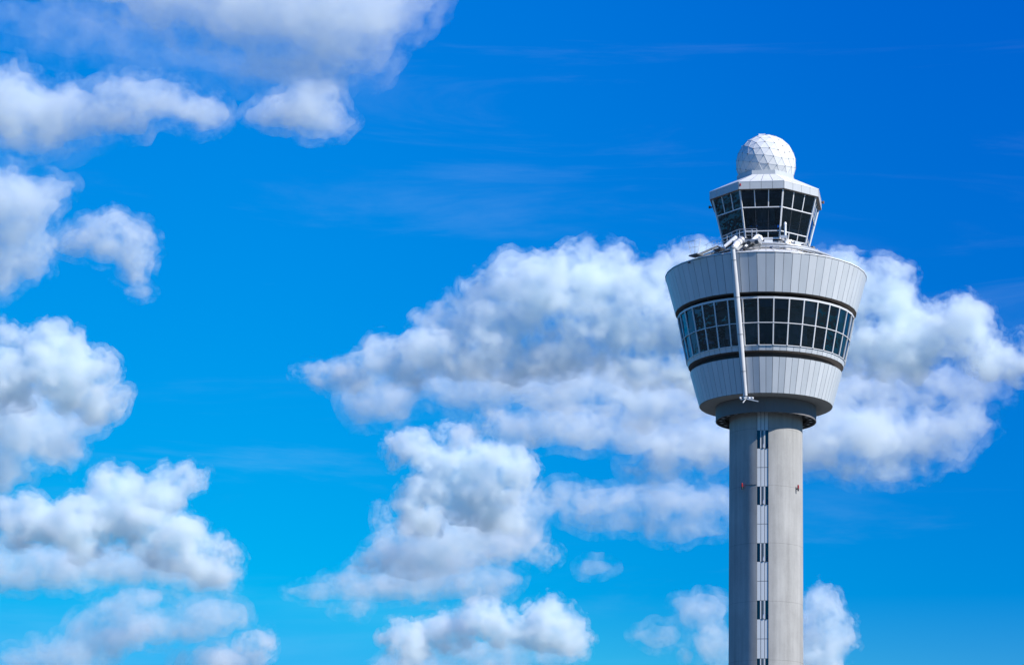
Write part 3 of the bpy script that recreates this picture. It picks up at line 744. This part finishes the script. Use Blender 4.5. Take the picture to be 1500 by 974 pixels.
c_ = cloud('wide white cloud bank right of the tower drum reaching the right edge', [
    (1235, 415, 60, 46), (1290, 440, 66, 54), (1350, 490, 80, 56), (1410, 490, 70, 54), (1475, 530, 90, 42), (1190, 480, 80, 80), (1280, 520, 130, 52)],
    sig=.062, width=18, amp=22, seed=11, nscale=72, thick=.55)
cloud(None, [(1280, 570, 150, 44), (1400, 565, 110, 36), (1160, 570, 100, 60)], c_, 'base', sig=.028, th0=-.07, width=30, amp=20, seed=30, dd=1.01)
cloud('layered cloud behind the top of the concrete shaft, trailing right', [
    (1230, 635, 120, 60), (1330, 635, 110, 56), (1410, 620, 55, 42), (1290, 685, 100, 30), (1140, 650, 110, 54), (1020, 650, 110, 50), (960, 690, 50, 30)],
    sig=.036, th0=-.07, width=32, amp=20, seed=12, dd=.96)
bright = cloud('brightest towering cloud with a curled horn on top, below the largest bank', [
    (600, 650, 36, 28), (575, 665, 22, 20), (630, 672, 44, 30), (665, 690, 46, 40), (700, 672, 44, 38), (742, 690, 44, 44), (752, 718, 36, 36), (665, 640, 30, 26), (640, 715, 44, 36), (690, 735, 60, 40), (735, 755, 44, 30), (610, 735, 30, 40), (625, 770, 34, 26)],
    sig=.085, width=10, amp=26, seed=13, vox=1.5, nscale=52, puffs=1.6)
cloud(None, [(684, 640, 22, 26), (700, 628, 18, 22), (712, 615, 17, 16), (724, 604, 16, 13), (737, 596, 13, 9)], bright, 'plume', sig=.06, width=8, amp=6, seed=23, nscale=40, vox=1.5, puffs=.5)
cloud(None, [(562, 770, 17, 42), (552, 745, 10, 20), (570, 800, 22, 36), (545, 825, 36, 22), (590, 775, 22, 22)], bright, 'plume', sig=.06, width=10, amp=9, seed=24, nscale=45, vox=1.7, puffs=.7)
cloud(None, [(660, 790, 100, 50), (730, 775, 70, 44), (610, 815, 90, 46), (775, 745, 40, 46)], bright, 'base', sig=.038, th0=-.07, width=22, amp=18, seed=25, dd=1.01)
cloud(None, [(600, 850, 150, 36), (500, 866, 100, 18), (700, 850, 80, 34)], bright, 'base', sig=.038, th0=-.07, width=20, amp=14, seed=21, dd=1.02)
cloud('dim hazy veil under the broad soft top cloud, reaching the left edge', [
    (60, 20, 150, 40), (150, 60, 150, 40), (260, 95, 150, 32), (380, 110, 90, 24), (60, 215, 120, 30)], sig=.006, th0=-.10, width=50, amp=20, seed=22, dd=1.1, vox=2.6)
cloud('small rolled cloud in front of the base of the brightest cloud', [
    (675, 823, 34, 20), (715, 815, 40, 20), (755, 797, 44, 28), (795, 812, 34, 22)], sig=.05, width=16, amp=12, seed=14, dd=.9, nscale=50)
cloud('long low cloud left of the concrete shaft', [
    (835, 728, 52, 28), (890, 735, 60, 28), (960, 732, 80, 36), (1030, 735, 70, 34), (900, 762, 100, 22), (1000, 772, 90, 22)],
    sig=.035, th0=-.07, width=24, amp=18, seed=15)
c_ = cloud('heaped twin topped cloud at the bottom centre', [
    (600, 940, 40, 36), (650, 925, 50, 40), (715, 905, 48, 36), (740, 925, 40, 34), (800, 915, 58, 42), (838, 930, 34, 32)],
    sig=.085, width=12, amp=20, seed=16, nscale=52, vox=1.6, puffs=1.3)
cloud(None, [(700, 965, 160, 34), (600, 975, 70, 30), (800, 960, 80, 24)], c_, 'base', sig=.035, th0=-.07, width=20, amp=14, seed=31)
cloud('faint small puff right of the rolled cloud', [(872, 830, 38, 18)], sig=.034, th0=-.07, width=26, amp=10, seed=17)
cloud('faint small puff above the left of the bottom centre cloud', [(527, 890, 22, 24), (505, 895, 24, 14)], sig=.038, th0=-.07, width=22, amp=8, seed=18)
cloud('bright ragged cloud at the foot of the shaft, bottom right', [
    (1205, 895, 38, 44), (1225, 935, 36, 48), (1195, 965, 50, 48), (1140, 940, 60, 60)], sig=.06, width=14, amp=20, seed=19, nscale=55)
cloud('thin broken cloud just left of the foot of the shaft', [
    (1030, 895, 50, 34), (1050, 945, 36, 48), (960, 930, 46, 20), (1000, 968, 20, 18)], sig=.036, th0=-.07, width=26, amp=18, seed=20)

# ------------------------------------------------------------------ light
SUN_AZ, SUN_EL = 62, 40
sdir = Vector((math.sin(R(SUN_AZ)) * math.cos(R(SUN_EL)), -math.cos(R(SUN_AZ)) * math.cos(R(SUN_EL)), math.sin(R(SUN_EL))))
sun = bpy.data.lights.new('sun', 'SUN'); so = bpy.data.objects.new('sun', sun); COL.objects.link(so)
sun.energy = 4.9; sun.angle = R(.5); sun.color = (1, .975, .94); so.rotation_euler = sdir.to_track_quat('Z', 'Y').to_euler()

Wd = bpy.data.worlds.new('World'); sc.world = Wd; Wd.use_nodes = True
nt = Wd.node_tree; bg = nt.nodes['Background']; sky = nt.nodes.new('ShaderNodeTexSky'); sky.sky_type = 'NISHITA'; sky.sun_disc = False
sky.sun_elevation = R(SUN_EL); sky.sun_rotation = R(180 - SUN_AZ); sky.air_density = 1.0; sky.dust_density = .3; sky.ozone_density = 3.0
hs = nt.nodes.new('ShaderNodeHueSaturation'); hs.inputs['Saturation'].default_value = 1.9; hs.inputs['Hue'].default_value = .5
nt.links.new(sky.outputs[0], hs.inputs['Color'])
WS = .114                                  # background strength
def wm(op, a_, b_):
    x = nt.nodes.new('ShaderNodeMath'); x.operation = op
    for i_, v_ in enumerate((a_, b_)):
        if isinstance(v_, (int, float)): x.inputs[i_].default_value = v_
        else: nt.links.new(v_, x.inputs[i_])
    return x.outputs[0]
tc = nt.nodes.new('ShaderNodeTexCoord')
sx = nt.nodes.new('ShaderNodeSeparateXYZ'); nt.links.new(tc.outputs['Generated'], sx.inputs[0])
def side(lo_):                             # sky colour is scaled down towards the right
    x = nt.nodes.new('ShaderNodeMapRange'); x.interpolation_type = 'SMOOTHSTEP'; x.inputs[1].default_value = -.22; x.inputs[2].default_value = .12; x.inputs[3].default_value = 1; x.inputs[4].default_value = lo_
    nt.links.new(sx.outputs[0], x.inputs[0]); return x.outputs[0]
sc3 = nt.nodes.new('ShaderNodeSeparateColor'); nt.links.new(hs.outputs[0], sc3.inputs[0])
EXPO = 1.32
gG = wm('MULTIPLY', wm('MULTIPLY', wm('POWER', wm('MULTIPLY', sc3.outputs[1], .15 / .418), .95), .402 / EXPO / WS), side(.64))
gB = wm('MULTIPLY', wm('MULTIPLY', wm('POWER', wm('MULTIPLY', sc3.outputs[2], .15 / .905), .33), .87 / EXPO / WS), side(.84))
cc = nt.nodes.new('ShaderNodeCombineColor'); nt.links.new(wm('MINIMUM', wm('MULTIPLY', sc3.outputs[0], .3), .14 / EXPO / WS), cc.inputs[0]); nt.links.new(wm('MINIMUM', gG, .46 / EXPO / WS), cc.inputs[1]); nt.links.new(wm('MINIMUM', gB, .9 / EXPO / WS), cc.inputs[2])
# thin high cirrus streaks
mp = nt.nodes.new('ShaderNodeMapping'); mp.inputs['Scale'].default_value = (2.2, 2.2, 16); mp.inputs['Rotation'].default_value = (0, R(12), 0)
nz = nt.nodes.new('ShaderNodeTexNoise'); nz.inputs['Scale'].default_value = 2.2; nz.inputs['Detail'].default_value = 9; nz.inputs['Roughness'].default_value = .62; nz.inputs['Distortion'].default_value = .6
nt.links.new(tc.outputs['Generated'], mp.inputs[0]); nt.links.new(mp.outputs[0], nz.inputs['Vector'])
mr = nt.nodes.new('ShaderNodeMapRange'); mr.interpolation_type = 'SMOOTHSTEP'; mr.inputs[1].default_value = .52; mr.inputs[2].default_value = .85; mr.inputs[4].default_value = .06
nt.links.new(nz.outputs[0], mr.inputs[0])
mx = nt.nodes.new('ShaderNodeMix'); mx.data_type = 'RGBA'; mx.inputs[7].default_value = (6, 7.5, 9, 1)
nt.links.new(mr.outputs[0], mx.inputs[0]); nt.links.new(cc.outputs[0], mx.inputs[6])
nt.links.new(mx.outputs[2], bg.inputs[0]); bg.inputs[1].default_value = WS

# ------------------------------------------------------------------ camera and render
cam = bpy.data.cameras.new('camera'); co = bpy.data.objects.new('camera', cam); COL.objects.link(co); sc.camera = co
co.location = (0, -DIST, EYE); co.rotation_euler = (math.pi / 2 + PITCH, 0, 0)
cam.sensor_width = 36; cam.lens = 36 * F / 1500; cam.shift_x = -(AX - 750) / 1500; cam.clip_start = .5; cam.clip_end = 60000
c = sc.cycles
c.volume_bounces = 22; c.max_bounces = 22; c.transparent_max_bounces = 64; c.volume_step_rate = 1.5; c.volume_max_steps = 512
c.use_denoising = True
try: c.denoiser = 'OPENIMAGEDENOISE'
except Exception: pass
vs = sc.view_settings; vs.view_transform = 'Standard'; vs.look = 'None'; vs.exposure = .4; vs.gamma = 1; vs.use_curve_mapping = False
